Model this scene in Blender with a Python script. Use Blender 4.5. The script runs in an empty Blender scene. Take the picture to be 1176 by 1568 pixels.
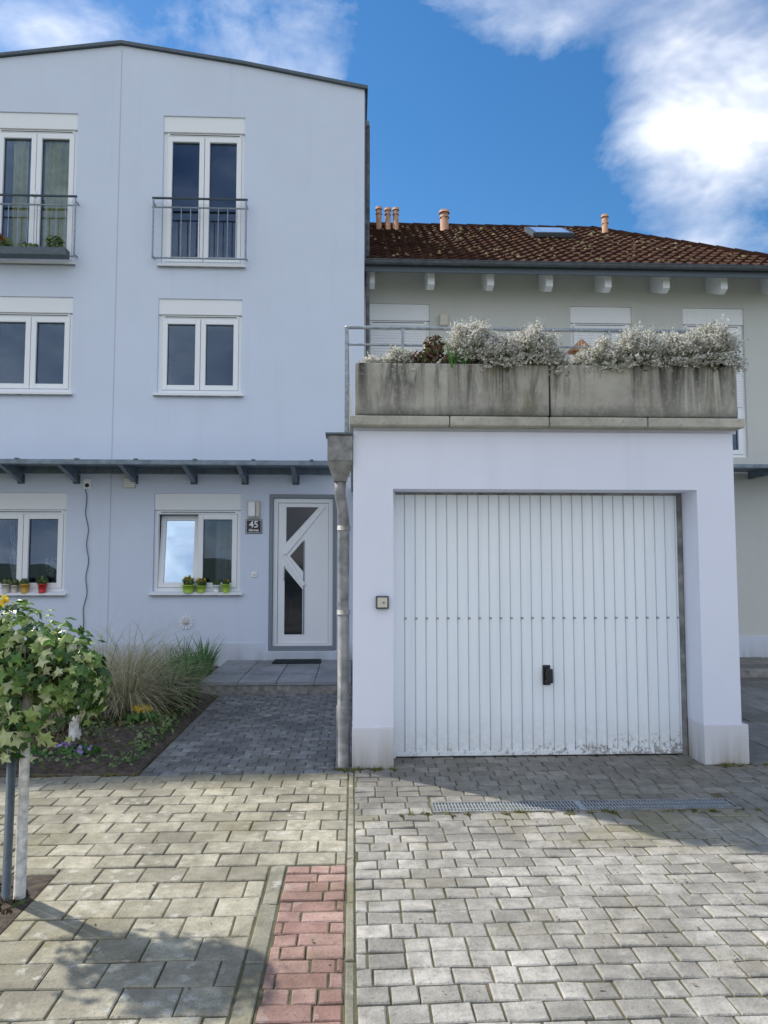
import bpy, math, random
from mathutils import Vector, Matrix
random.seed(7)
R=random.random
def U(a,b): return a+(b-a)*random.random()
sc=bpy.context.scene
col=sc.collection

# ------------------------------------------------------------------ materials
def newmat(name):
    m=bpy.data.materials.new(name); m.use_nodes=True
    nt=m.node_tree; b=nt.nodes['Principled BSDF']
    return m,nt,b
def N(nt,t,**k):
    n=nt.nodes.new(t)
    for a,v in k.items(): setattr(n,a,v)
    return n
def L(nt,a,b): nt.links.new(a,b)
def noise(nt,scale,detail=5,rough=.6,vec=None,dist=0):
    n=N(nt,'ShaderNodeTexNoise'); n.inputs['Scale'].default_value=scale
    n.inputs['Detail'].default_value=min(detail,4); n.inputs['Roughness'].default_value=rough
    n.inputs['Distortion'].default_value=dist
    if vec: L(nt,vec,n.inputs['Vector'])
    return n
def coords(nt,sx=1,sy=1,sz=1):
    g=N(nt,'ShaderNodeNewGeometry'); mp=N(nt,'ShaderNodeMapping')
    mp.inputs['Scale'].default_value=(sx,sy,sz); L(nt,g.outputs['Position'],mp.inputs['Vector'])
    return mp.outputs['Vector']
def mrange(nt,src,a,b,c=0,d=1):
    n=N(nt,'ShaderNodeMapRange'); n.inputs[1].default_value=a; n.inputs[2].default_value=b
    n.inputs[3].default_value=c; n.inputs[4].default_value=d; L(nt,src,n.inputs[0]); return n.outputs[0]
def mix(nt,fac,a,b,mode='MIX'):
    n=N(nt,'ShaderNodeMix',data_type='RGBA',blend_type=mode)
    if isinstance(fac,(int,float)): n.inputs[0].default_value=fac
    else: L(nt,fac,n.inputs[0])
    for i,v in ((6,a),(7,b)):
        if isinstance(v,(tuple,list)): n.inputs[i].default_value=(*v[:3],1)
        else: L(nt,v,n.inputs[i])
    return n.outputs[2]
def math2(nt,op,a,b):
    n=N(nt,'ShaderNodeMath',operation=op)
    for i,v in ((0,a),(1,b)):
        if isinstance(v,(int,float)): n.inputs[i].default_value=v
        else: L(nt,v,n.inputs[i])
    return n.outputs[0]
def bump(nt,b,h,strength=.3,dist=.01):
    n=N(nt,'ShaderNodeBump'); n.inputs['Strength'].default_value=strength
    n.inputs['Distance'].default_value=dist; L(nt,h,n.inputs['Height']); L(nt,n.outputs[0],b.inputs['Normal'])
def simple(name,c,rough=.6,metal=0,nz=0.12,scale=20,bmp=0.0):
    m,nt,b=newmat(name)
    if nz<=.05 and not bmp:
        b.inputs['Base Color'].default_value=(*c,1)
    else:
        v=coords(nt); n=noise(nt,scale,2,.6,v)
        c2=tuple(x*(1-nz*2) for x in c); c3=tuple(min(1,x*(1+nz)) for x in c)
        L(nt,mix(nt,mrange(nt,n.outputs[0],.3,.7),c2,c3),b.inputs['Base Color'])
        if bmp: bump(nt,b,n.outputs[0],bmp,.01)
    b.inputs['Roughness'].default_value=rough; b.inputs['Metallic'].default_value=metal
    return m
def plaster(name,c,dirtz=0.35,dirt=(.5,.5,.5),bmp=.35,amt=.4):
    m,nt,b=newmat(name)
    v=coords(nt); n=noise(nt,1.1,3,.65,v); f=noise(nt,160,1,.6,v)
    st=noise(nt,1,3,.6,coords(nt,5,5,.35))
    base=mix(nt,mrange(nt,n.outputs[0],.3,.7),tuple(x*.955 for x in c),c)
    base=mix(nt,mrange(nt,st.outputs[0],.55,.8,0,.18),base,tuple(x*.7 for x in c))
    sx=N(nt,'ShaderNodeSeparateXYZ'); g=N(nt,'ShaderNodeNewGeometry'); L(nt,g.outputs['Position'],sx.inputs[0])
    low=mrange(nt,sx.outputs[2],dirtz,0.0,0,amt*1.3)
    low=math2(nt,'MULTIPLY',low,mrange(nt,st.outputs[0],.35,.65))
    base=mix(nt,low,base,dirt)
    L(nt,base,b.inputs['Base Color']); b.inputs['Roughness'].default_value=.92
    b.inputs['Specular IOR Level'].default_value=.2
    bump(nt,b,f.outputs[0],bmp,.004)
    return m
M={}
M['wall']=plaster('facade_plaster',(.70,.765,.895),.4)
M['garwall']=plaster('garage_plaster',(.79,.82,.94),.4)
M['nwall']=plaster('neighbour_plaster',(.63,.635,.60),.3)
M['plinth']=plaster('plinth_plaster',(.66,.71,.80),.35,(.30,.28,.25))
M['plinthg']=plaster('garage_base_plaster',(.68,.69,.74),.30,(.30,.26,.18),amt=.7)
M['white']=simple('white_pvc',(.88,.90,.92),.35,0,.02,3)
M['shutter']=simple('shutter_box',(.86,.88,.90),.45,0,.02,3)
M['gframe']=simple('grey_door_frame',(.22,.25,.29),.45,0,.05)
M['steel']=simple('galvanised_steel',(.36,.40,.44),.5,.35,.15,30)
M['dsteel']=simple('dark_steel',(.10,.125,.145),.5,.4,.1,30)
M['zinc']=simple('zinc_sheet',(.26,.26,.255),.6,.12,.25,10)
M['gutter']=simple('gutter_zinc',(.14,.16,.18),.5,.3,.15,12)
M['canopy']=simple('canopy_sheet',(.19,.24,.29),.4,.2,.15,10)
M['black']=simple('black_plastic',(.015,.015,.018),.35,0,.01)
M['terra']=simple('terracotta',(.50,.28,.17),.8,0,.15,25)
M['brownedge']=simple('brown_edging',(.12,.085,.065),.85,0,.25,25)
M['soil']=simple('soil',(.075,.055,.04),.95,0,.35,18,.8)
M['rubber']=simple('rubber_mat',(.03,.04,.045),.9,0,.3,80,.5)
M['bark']=simple('bark',(.30,.25,.19),.9,0,.25,40,.6)
M['paintpole']=simple('pale_trunk',(.60,.58,.53),.7,0,.18,25,.3)
M['curtain']=simple('curtain',(.85,.72,.16),.9,0,.12,8)
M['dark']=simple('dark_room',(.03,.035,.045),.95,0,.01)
M['beige']=simple('beige_plastic',(.62,.58,.48),.5,0,.05)
M['red']=simple('red_pot',(.55,.03,.03),.4,0,.01); M['lime']=simple('lime_pot',(.35,.55,.05),.4,0,.01); M['orange']=simple('orange_pot',(.6,.35,.06),.5,0,.01)
M['curb']=simple('kerb_stone',(.30,.29,.27),.9,0,.22,14,.4)
M['joint_line']=simple('expansion_joint',(.50,.55,.64),.8,0,.05)
def glassmat(name,refl,tint=(.6,.75,1)):
    m=bpy.data.materials.new(name); m.use_nodes=True; nt=m.node_tree; nt.nodes.clear()
    o=N(nt,'ShaderNodeOutputMaterial'); t=N(nt,'ShaderNodeBsdfTransparent'); g=N(nt,'ShaderNodeBsdfGlossy')
    t.inputs[0].default_value=(.80,.85,.88,1); g.inputs[0].default_value=(*tint,1); g.inputs['Roughness'].default_value=.01
    n=noise(nt,1.2,1,.4,coords(nt)); bp=N(nt,'ShaderNodeBump'); bp.inputs['Strength'].default_value=.1; bp.inputs['Distance'].default_value=.06
    L(nt,n.outputs[0],bp.inputs['Height']); L(nt,bp.outputs[0],g.inputs['Normal'])
    fr=N(nt,'ShaderNodeFresnel'); fr.inputs[0].default_value=1.5
    a=math2(nt,'ADD',fr.outputs[0],refl); mx=N(nt,'ShaderNodeMixShader'); L(nt,a,mx.inputs[0]); L(nt,t.outputs[0],mx.inputs[1]); L(nt,g.outputs[0],mx.inputs[2])
    L(nt,mx.outputs[0],o.inputs[0]); return m
M['glass']=glassmat('window_glass',.035)
M['glassr']=glassmat('tilted_glass',.55,(.65,.82,1))
def dglass():
    m,nt,b=newmat('dark_glass'); b.inputs['Base Color'].default_value=(.015,.02,.03,1); b.inputs['Roughness'].default_value=.05; return m
M['dglass']=dglass()

def paver_mat(name,c1,c2,lichen=.5,moss=.3,dirt=False,wear=.55):
    m,nt,b=newmat(name); v=coords(nt)
    g=N(nt,'ShaderNodeNewGeometry')
    c=mix(nt,g.outputs['Random Per Island'],c1,c2)
    n=noise(nt,9,3,.75,v); c=mix(nt,mrange(nt,n.outputs[0],.38,.68,0,wear),c,tuple(x*.42 for x in c1))
    big=noise(nt,1.3,4,.7,v); c=mix(nt,mrange(nt,big.outputs[0],.44,.64,0,.6),c,tuple(x*.5 for x in c1))
    vo=N(nt,'ShaderNodeTexVoronoi'); vo.inputs['Scale'].default_value=11
    ad=N(nt,'ShaderNodeVectorMath',operation='MULTIPLY_ADD'); L(nt,n.outputs['Color'],ad.inputs[0])
    ad.inputs[1].default_value=(.13,.13,.13); L(nt,v,ad.inputs[2]); L(nt,ad.outputs[0],vo.inputs['Vector'])
    bigc=N(nt,'ShaderNodeSeparateColor'); L(nt,big.outputs['Color'],bigc.inputs[0])
    spot=math2(nt,'MULTIPLY',mrange(nt,vo.outputs['Distance'],.34,.20),mrange(nt,bigc.outputs[1],.45,.56))
    n4=noise(nt,60,3,.75,v); spot=math2(nt,'MULTIPLY',spot,mrange(nt,n4.outputs[0],.4,.55,.15,1))
    c=mix(nt,math2(nt,'MULTIPLY',spot,lichen),c,(.60,.585,.52))
    c=mix(nt,mrange(nt,bigc.outputs[2],.50,.66,0,moss),c,(.16,.14,.06))
    c=mix(nt,mrange(nt,n4.outputs[0],.55,.72,0,.6),c,tuple(x*.35 for x in c1))
    if dirt:
        sx=N(nt,'ShaderNodeSeparateXYZ'); L(nt,g.outputs['Position'],sx.inputs[0])
        yy=math2(nt,'ADD',sx.outputs[1],mrange(nt,big.outputs[0],.3,.7,-.3,.3))
        d=mrange(nt,yy,4.2,5.1,0,.5)  # garage shade painted into paver colour, mixed with grime, darker towards door
        c=mix(nt,d,c,(.11,.105,.095))
        d2=math2(nt,'MULTIPLY',mrange(nt,math2(nt,'ABSOLUTE',math2(nt,'SUBTRACT',yy,4.5),0),.5,.1),mrange(nt,bigc.outputs[1],.42,.6,0,.5))
        c=mix(nt,d2,c,(.24,.21,.09))
    L(nt,c,b.inputs['Base Color']); b.inputs['Roughness'].default_value=.9; b.inputs['Specular IOR Level'].default_value=.25
    bump(nt,b,n4.outputs[0],.8,.007)
    return m
M['pavL']=paver_mat('large_pavers',(.33,.305,.235),(.52,.48,.37),.75,.5)
M['pavR']=paver_mat('small_pavers',(.32,.305,.27),(.56,.53,.475),.35,.3,True)
M['pavP']=paver_mat('path_pavers',(.17,.175,.18),(.31,.315,.32),.5,.2)
M['pavRed']=paver_mat('red_pavers',(.34,.20,.17),(.50,.34,.29),.5,.3,wear=.5)
M['slab']=paver_mat('landing_slabs',(.30,.32,.35),(.38,.40,.43),.3,.1,wear=.3)
M['conc']=paver_mat('channel_concrete',(.28,.265,.20),(.40,.38,.31),.8,.6)

def leafmat(name,cols,rough=.5,trans=.25):
    m,nt,b=newmat(name); g=N(nt,'ShaderNodeNewGeometry'); r=N(nt,'ShaderNodeValToRGB')
    L(nt,g.outputs['Random Per Island'],r.inputs[0]); el=r.color_ramp.elements
    while len(el)<len(cols): el.new(.5)
    for i,c in enumerate(cols):
        el[i].position=i/(len(cols)-1); el[i].color=(*c,1)
    L(nt,r.outputs[0],b.inputs['Base Color']); b.inputs['Roughness'].default_value=rough
    if trans>0:
        tl=N(nt,'ShaderNodeBsdfTranslucent'); L(nt,r.outputs[0],tl.inputs[0]); mx=N(nt,'ShaderNodeMixShader'); mx.inputs[0].default_value=trans
        out=nt.nodes['Material Output']; L(nt,b.outputs[0],mx.inputs[1]); L(nt,tl.outputs[0],mx.inputs[2]); L(nt,mx.outputs[0],out.inputs[0])
    return m
M['ivy']=leafmat('ivy_leaves',[(.03,.08,.02),(.06,.14,.03),(.14,.26,.06),(.34,.44,.14),(.62,.64,.40)],.35,.35)
M['grassdry']=leafmat('dry_grass',[(.18,.20,.08),(.40,.38,.20),(.60,.54,.36),(.70,.65,.52)],.6,.35)
M['grass']=leafmat('green_blades',[(.03,.10,.02),(.08,.22,.04),(.18,.36,.09)],.45,.35)
M['heather']=leafmat('heather',[(.20,.22,.12),(.45,.44,.35),(.68,.66,.60),(.82,.80,.76),(.88,.86,.84)],.6,.35)
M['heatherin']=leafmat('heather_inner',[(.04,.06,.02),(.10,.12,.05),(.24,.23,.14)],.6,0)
M['sedum']=leafmat('sedum',[(.10,.03,.02),(.16,.06,.03),(.07,.11,.03),(.20,.16,.08)])
M['herb']=leafmat('herbs',[(.05,.10,.03),(.12,.20,.05),(.25,.28,.14)])
M['yel']=leafmat('yellow_petals',[(.75,.5,.02),(.85,.65,.03)]); M['pur']=leafmat('purple_petals',[(.2,.08,.4),(.45,.35,.65)])
M['redf']=leafmat('red_petals',[(.5,.03,.02),(.6,.2,.05)]); M['moss']=leafmat('moss',[(.07,.09,.02),(.16,.16,.04),(.22,.2,.08)],.9,0)
M['litter']=leafmat('leaf_litter',[(.05,.035,.02),(.20,.13,.07),(.06,.09,.03),(.14,.16,.06)],.8,0)

# ------------------------------------------------------------------ geometry helpers
def empty(name,loc=(0,0,0)):
    e=bpy.data.objects.new(name,None); e.location=loc; col.objects.link(e); e.empty_display_size=.2; return e
def mesh(name,vs,fs,mat,parent=None,smooth=False):
    me=bpy.data.meshes.new(name); me.from_pydata([tuple(v) for v in vs],[],fs); me.update()
    o=bpy.data.objects.new(name,me); col.objects.link(o)
    if mat: me.materials.append(M[mat] if isinstance(mat,str) else mat)
    if smooth:
        for p in me.polygons: p.use_smooth=True
    if parent: o.parent=parent; o.matrix_parent_inverse=Matrix.Translation(-parent.location)
    return o
def box(name,x0,x1,y0,y1,z0,z1,mat,parent=None,bev=0):
    vs=[(x,y,z) for x in (x0,x1) for y in (y0,y1) for z in (z0,z1)]
    fs=[(0,1,3,2),(4,6,7,5),(0,4,5,1),(2,3,7,6),(0,2,6,4),(1,5,7,3)]
    o=mesh(name,vs,fs,mat,parent)
    if bev:
        b=o.modifiers.new('b','BEVEL'); b.width=bev; b.segments=2; b.limit_method='ANGLE'
    return o
def tube(name,pts,r,mat,parent=None,seg=12,cap=True):
    pts=[Vector(p) for p in pts]; n=len(pts); rr=r if isinstance(r,(list,tuple)) else [r]*n
    vs=[];fs=[]
    for i,p in enumerate(pts):
        d=(pts[min(i+1,n-1)]-pts[max(i-1,0)]).normalized()
        a=Vector((0,0,1)) if abs(d.z)<.9 else Vector((1,0,0))
        u=d.cross(a).normalized(); w=d.cross(u)
        for k in range(seg):
            t=2*math.pi*k/seg; vs.append(p+(u*math.cos(t)+w*math.sin(t))*rr[i])
    for i in range(n-1):
        for k in range(seg):
            fs.append((i*seg+k,i*seg+(k+1)%seg,(i+1)*seg+(k+1)%seg,(i+1)*seg+k))
    if cap: fs.append(tuple(range(seg))); fs.append(tuple((n-1)*seg+k for k in range(seg)))
    return mesh(name,vs,fs,mat,parent,True)
def prism(name,poly,y0,y1,mat,parent=None,bev=0):
    n=len(poly); vs=[(x,y0,z) for x,z in poly]+[(x,y1,z) for x,z in poly]
    fs=[tuple(range(n)),tuple(range(2*n-1,n-1,-1))]+[(i,i+n,(i+1)%n+n,(i+1)%n) for i in range(n)]
    o=mesh(name,vs,fs,mat,parent)
    if bev:
        b=o.modifiers.new('b','BEVEL'); b.width=bev; b.segments=1; b.limit_method='ANGLE'
    return o
def wall(name,xs,zs_outline,openings,Y,mat,parent,depth=.16):
    x0,x1=xs; z0,z1=zs_outline
    X=sorted({x0,x1,*[o[0] for o in openings],*[o[1] for o in openings]})
    Z=sorted({z0,z1,*[o[2] for o in openings],*[o[3] for o in openings]})
    vs=[];fs=[]
    def q(a,b,c,d):
        i=len(vs); vs.extend([a,b,c,d]); fs.append((i,i+1,i+2,i+3))
    for i in range(len(X)-1):
        for j in range(len(Z)-1):
            cx=(X[i]+X[i+1])/2; cz=(Z[j]+Z[j+1])/2
            if any(o[0]<cx<o[1] and o[2]<cz<o[3] for o in openings): continue
            q((X[i],Y,Z[j]),(X[i+1],Y,Z[j]),(X[i+1],Y,Z[j+1]),(X[i],Y,Z[j+1]))
    for a,b,c,d in openings:
        e=Y+depth
        q((a,Y,c),(a,Y,d),(a,e,d),(a,e,c)); q((b,Y,c),(b,e,c),(b,e,d),(b,Y,d))
        q((a,Y,d),(b,Y,d),(b,e,d),(a,e,d))
        if c>z0+.001: q((a,Y,c),(a,e,c),(b,e,c),(b,Y,c))
    return mesh(name,vs,fs,mat,parent)
def frame(name,x0,x1,z0,z1,t,y0,y1,mat,parent,bev=.004):
    box(name+'_left',x0,x0+t,y0,y1,z0,z1,mat,parent,bev); box(name+'_right',x1-t,x1,y0,y1,z0,z1,mat,parent,bev)
    box(name+'_top',x0+t,x1-t,y0,y1,z1-t,z1,mat,parent,bev); box(name+'_bottom',x0+t,x1-t,y0,y1,z0,z0+t,mat,parent,bev)
def window(tag,x0,x1,z0,z1,Y,parent,boxh=.24,sill=True,tilt_left=False,room=.7):
    zb=z1-boxh
    box(tag+'_shutter_box',x0,x1,Y+.02,Y+.15,zb+.002,z1,'shutter',parent,.006)
    box(tag+'_shutter_lip',x0+.05,x1-.05,Y+.045,Y+.14,zb-.045,zb-.001,'white',parent,.004)
    box(tag+'_shutter_gap',x0+.09,x1-.09,Y+.04,Y+.06,zb-.033,zb-.022,'black',parent)
    frame(tag+'_frame',x0,x1,z0,zb-.003,.055,Y+.055,Y+.14,'white',parent)
    xm=(x0+x1)/2
    for s,(a,b) in enumerate(((x0+.057,xm-.004),(xm+.004,x1-.057))):
        zz0=z0+.057; zz1=zb-.06
        if s==0 and tilt_left:
            e=empty(tag+'_tilted_sash',(0,0,0)); e.parent=parent; e.matrix_parent_inverse=Matrix.Translation(-parent.location)
            frame(tag+'_sash_open',a,b,0,zz1-zz0,.075,-.03,.03,'white',e)
            box(tag+'_glass_open',a+.07,b-.07,-.004,.004,.07,zz1-zz0-.07,'glassr',e)
            e.location=(0,Y+.11,zz0); e.rotation_euler=(math.radians(-7),0,0)
            continue
        frame(tag+'_sash%d'%s,a,b,zz0,zz1,.075,Y+.04,Y+.125,'white',parent,.006)
        for q,(u0,u1,w0,w1) in enumerate(((a+.075,a+.083,zz0+.075,zz1-.075),(b-.083,b-.075,zz0+.075,zz1-.075),(a+.083,b-.083,zz1-.083,zz1-.075),(a+.083,b-.083,zz0+.075,zz0+.083))):
            box(tag+'_gasket%d%d'%(s,q),u0,u1,Y+.078,Y+.084,w0,w1,'black',parent)
        box(tag+'_glass%d'%s,a+.07,b-.07,Y+.085,Y+.095,zz0+.07,zz1-.07,'glass',parent)
    if sill:
        box(tag+'_sill',x0-.035,x1+.035,Y-.05,Y+.05,z0-.045,z0-.012,'white',parent,.005)
        box(tag+'_sill_edge',x0-.04,x1+.04,Y-.054,Y-.0505,z0-.045,z0-.01,'shutter',parent)
        box(tag+'_sill_drip',x0-.04,x1+.04,Y-.052,Y-.03,z0-.058,z0-.046,'zinc',parent)
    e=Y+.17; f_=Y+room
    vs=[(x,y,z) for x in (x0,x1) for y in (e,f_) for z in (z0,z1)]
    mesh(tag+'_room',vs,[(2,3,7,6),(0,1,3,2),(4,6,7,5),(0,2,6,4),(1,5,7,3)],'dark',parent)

def leaves(name,blobs,n,size,mat,parent=None,shell=.5,flat=.3,elong=1.6,drop=0):
    vs=[];fs=[]
    tot=sum(b[3]*b[4]*b[5] for b in blobs)
    for b in blobs:
        k=int(n*b[3]*b[4]*b[5]/tot)
        for _ in range(k):
            d=Vector((random.gauss(0,1),random.gauss(0,1),random.gauss(0,1))).normalized()
            r=shell+(1-shell)*R()**.6; r*=U(.85,1.12)
            p=Vector((b[0]+d.x*b[3]*r,b[1]+d.y*b[4]*r,b[2]+d.z*b[5]*r))
            nrm=(d+Vector((U(-1,1),U(-1,1),U(-.6,1)))*.8).normalized()
            t=nrm.cross(Vector((U(-1,1),U(-1,1),U(-1,1)))).normalized(); w=nrm.cross(t)
            s=size*U(.6,1.3)
            i=len(vs)
            vs+= [p-t*s*elong*.5, p+w*s*.5+nrm*s*.1-t*s*.15, p+t*s*elong*.5, p-w*s*.5+nrm*s*.1-t*s*.15]
            fs+=[(i,i+1,i+2,i+3)]
    return mesh(name,vs,fs,mat,parent)
def blades(name,centers,n,length,width,mat,parent=None,spread=.6,droop=.5,up=1.0,base=.05,yscale=1):
    vs=[];fs=[]
    for c in centers:
        for _ in range(n):
            a=U(0,2*math.pi); l=length*U(.5,1.15); h=Vector((math.cos(a),math.sin(a)*yscale,0)); s=spread*R()**.7
            p=Vector(c)+h*base*R(); d=(Vector((0,0,up))+h*s).normalized(); wv=Vector((-math.sin(a),math.cos(a),0))*width*U(.7,1.3)
            i=len(vs); seg=5
            for k in range(seg+1):
                w=wv*(1-k/seg)*.5+wv*.05
                vs+=[p-w,p+w]
                p=p+d*l/seg; d=(d+h*droop*.2+Vector((0,0,-droop*.28))).normalized()
                if p.z<.03: p.z=.03
            for k in range(seg): fs.append((i+2*k,i+2*k+1,i+2*k+3,i+2*k+2))
    return mesh(name,vs,fs,mat,parent)

def pavers(name,x0,x1,y0,y1,w,d,mat,z=0,gap=.006,stag=.5,excl=(),parent=None,jit=.0022,along='x',ch=.005,mixed=None):
    vs=[];fs=[]
    def brick(a,b,c,e):
        if b-a<.02 or e-c<.02: return
        g=gap/2; a+=g+U(0,.002);b-=g+U(0,.002);c+=g+U(0,.002);e-=g+U(0,.002)
        for ex in excl:
            if a<ex[1] and b>ex[0] and c<ex[3] and e>ex[2]:
                if a<ex[0] and ex[0]-a>.03: b=ex[0]-g
                elif b>ex[1] and b-ex[1]>.03: a=ex[1]+g
                elif c<ex[2] and ex[2]-c>.02: e=ex[2]-g
                elif e>ex[3] and e-ex[3]>.02: c=ex[3]+g
                else: return
        i=len(vs); zz=z+U(-jit,jit); tx=U(-jit,jit)*1.2; ty=U(-jit,jit)*1.2
        def hz(sx,sy): return zz+tx*sx+ty*sy
        ring=[(a,c,-1,-1),(b,c,1,-1),(b,e,1,1),(a,e,-1,1)]
        for (x,y,sx,sy) in ring: vs.append((x,y,z-.04))
        for (x,y,sx,sy) in ring: vs.append((x+U(-.0015,.0015),y+U(-.0015,.0015),hz(sx,sy)-ch*.8))
        for (x,y,sx,sy) in ring: vs.append((x-sx*ch,y-sy*ch,hz(sx,sy)))
        for k in range(4):
            k2=(k+1)%4
            fs.append((i+k,i+k2,i+4+k2,i+4+k)); fs.append((i+4+k,i+4+k2,i+8+k2,i+8+k))
        fs.append((i+8,i+9,i+10,i+11))
    if along=='x':
        y=y1;row=0
        while y>y0+.01:
            c=max(y-d,y0); x=x0-(w*stag if row%2 else 0)
            if mixed: x=x0-U(0,w)
            while x<x1:
                ww=random.choice(mixed) if mixed else w
                brick(max(x,x0),min(x+ww,x1),c,y); x+=ww
            y-=d;row+=1
    else:
        x=x0;row=0
        while x<x1-.01:
            e=min(x+d,x1); y=y0-(w*stag if row%2 else 0)
            while y<y1:
                brick(x,e,max(y,y0),min(y+w,y1)); y+=w
            x+=d;row+=1
    return mesh(name,vs,fs,mat,parent)

# ------------------------------------------------------------------ ground
def gmat():
    m,nt,b=newmat('ground_grass_earth'); v=coords(nt); n=noise(nt,3,4,.7,v)
    L(nt,mix(nt,n.outputs[0],(.06,.09,.03),(.17,.15,.09)),b.inputs['Base Color']); b.inputs['Roughness'].default_value=.95; return m
M['ground']=gmat()
mesh('ground',[(-400,-400,-.06),(400,-400,-.06),(400,400,-.06),(-400,400,-.06)],[(0,1,2,3)],'ground')
def jmat():
    m,nt,b=newmat('joint_sand'); v=coords(nt); n=noise(nt,4,3,.7,v); n2=noise(nt,90,2,.7,v)
    c=mix(nt,mrange(nt,n.outputs[0],.35,.65),(.07,.062,.04),(.15,.13,.08)); c=mix(nt,mrange(nt,n2.outputs[0],.4,.6,0,.5),c,(.08,.09,.025))
    L(nt,c,b.inputs['Base Color']); b.inputs['Roughness'].default_value=1; bump(nt,b,n2.outputs[0],.8,.006); return m
M['joint']=jmat()
yard=empty('paving')
def sheet(n,a,b,c,d,z=-.007): mesh(n,[(a,c,z),(b,c,z),(b,d,z),(a,d,z)],[(0,1,2,3)],'joint',yard)
sheet('joint_sand',-9,9,-3,5.72); sheet('joint_sand_path',-1.58,0,5.72,8.95); sheet('joint_sand_recess',.31,2.71,5.72,6.05); sheet('joint_sand_side',3.05,9,5.72,12)
pavers('entrance_paving',-9,-.03,3.93,5.58,.205,.165,'pavL',excl=[(-2.1,-1.42,2.6,3.93)],parent=yard)
pavers('entrance_paving_front',-9,-.42,-3,3.93,.215,.18,'pavL',excl=[(-2.3,-1.47,3.2,3.86)],parent=yard)
pavers('channel_strip',-.415,-.335,-3,3.93,.5,.08,'conc',along='y',parent=yard,stag=0,gap=.004)
pavers('red_band',-.33,-.03,-3,3.92,.2,.1,'pavRed',along='x',parent=yard,stag=.37,mixed=[.2,.2,.1])
pavers('centre_strip',-.026,.012,-3,5.58,.5,.038,'conc',along='y',parent=yard,stag=0,gap=.003)
pavers('driveway_paving',.014,9,-3,5.70,.15,.115,'pavR',excl=[(.50,2.47,4.69,4.90)],parent=yard,mixed=[.15,.15,.15,.105])
pavers('garage_threshold_paving',.31,2.71,5.70,6.05,.165,.115,'pavR',parent=yard)
pavers('path_paving',-1.56,-.002,5.58,8.9,.15,.115,'pavP',parent=yard)
pavers('side_paving',3.08,9,5.70,11.98,.4,.4,'pavR',parent=yard,stag=0)

dr=empty('drain_grate',(1.48,4.79,0))
for i,(a,b,c,d) in enumerate([(.505,2.465,4.695,4.715),(.505,2.465,4.875,4.895)]): box('edge_%d'%i,a,b,c,d,-.04,.001,'zinc',dr)
for i in range(2): box('end_%d'%i,(.505,2.45)[i],(.52,2.465)[i],4.7155,4.8745,-.04,.001,'zinc',dr)
box('channel_floor',.505,2.465,4.70,4.89,-.055,-.041,'black',dr)
vs=[];fs=[]
x=.53
while x<2.44:
    i=len(vs); a,b=x,x+.008
    vs+=[(p,q,r) for p in (a,b) for q in (4.717,4.873) for r in (-.02,-.001)]
    fs+=[tuple(i+k for k in f) for f in [(0,1,3,2),(4,6,7,5),(0,4,5,1),(2,3,7,6),(1,5,7,3)]]
    x+=.021
mesh('slats',vs,fs,'steel',dr)
for y in (4.76,4.83): box('bar_%d'%int(y*100),.521,2.449,y,y+.008,-.018,-.003,'steel',dr)
box('joint_plate',1.44,1.47,4.717,4.873,-.02,.0015,'steel',dr)

ld=empty('entrance_landing',(-.8,9.9,0))
box('landing_core',-1.78,-.02,8.93,11,-.02,.12,'curb',ld)
pavers('landing_slabs',-1.80,-.01,8.88,10.84,.45,.40,'slab',z=.145,parent=ld,stag=0)
box('step_front',-1.79,-.01,8.895,8.929,-.01,.10,'curb',ld,.004)
box('door_sill_step',-1.30,-.18,10.83,11.0,.121,.27,'plinth',ld,.008)
box('door_threshold',-1.22,-.26,10.86,11.1,.271,.285,'gframe',ld,.003)
dm=empty('doormat',(-.85,10.6,.147))
box('mat',-1.12,-.45,10.42,10.8,.149,.162,'rubber',dm,.005)
for i in range(9): box('rib_%d'%i,-1.10,-.47,10.44+i*.039,10.455+i*.039,.1625,.167,'rubber',dm)

# ------------------------------------------------------------------ main house
H=empty('apartment_house',(-3.57,11,0))
HY=11
Wn={'top_right':(-2.91,-1.67,6.04,8.37),'top_left':(-5.44,-4.20,6.04,8.37),
    'mid_right':(-2.93,-1.68,4.07,5.51),'mid_left':(-5.44,-4.19,4.07,5.51),
    'low_right':(-2.93,-1.66,1.12,2.57),'low_left':(-5.46,-4.20,1.12,2.57)}
door=(-1.24,-.24,.27,2.56)
wall('facade',(-7.3,.16),(-.05,8.80),list(Wn.values())+[door],HY,'wall',H)
prism('gable',[(-7.3,8.80),(.16,8.80),(.16,8.87),(-1.7,9.2),(-3.57,9.47),(-5.5,9.2),(-7.3,8.87)],HY,HY+.1,'wall',H)
box('side_wall_right',.06,.159,HY+.001,HY+11,-.05,8.86,'wall',H)
box('side_wall_left',-7.299,-7.2,HY+.001,HY+11,-.05,8.86,'wall',H)
box('back_wall',-7.2,.06,HY+10.9,HY+11,-.05,8.86,'wall',H)
prism('roof',[(.21,8.855),(.21,8.905),(-1.7,9.25),(-3.57,9.525),(-5.5,9.25),(-7.38,8.905),(-7.38,8.855),(-5.5,9.205),(-3.57,9.475),(-1.7,9.205)],HY-.05,HY+11,'dsteel',H)
box('side_gutter',.165,.24,HY+.25,HY+10,8.45,8.53,'zinc',H,.02)
tube('side_downpipe',[(.22,HY+.35,8.5),(.22,HY+.35,3.0)],.03,'zinc',H)
box('side_flashing',.161,.18,HY+.02,HY+.10,6.15,8.83,'dsteel',H)
for k,(a,b,c,d) in Wn.items():
    window(k,a,b,c,d,HY,H,tilt_left=(k=='low_right'),boxh=.25 if 'top' in k or 'low' in k else .24)
box('expansion_joint',-3.570,-3.558,HY-.003,HY-.0005,0,9.40,'joint_line',H)
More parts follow.
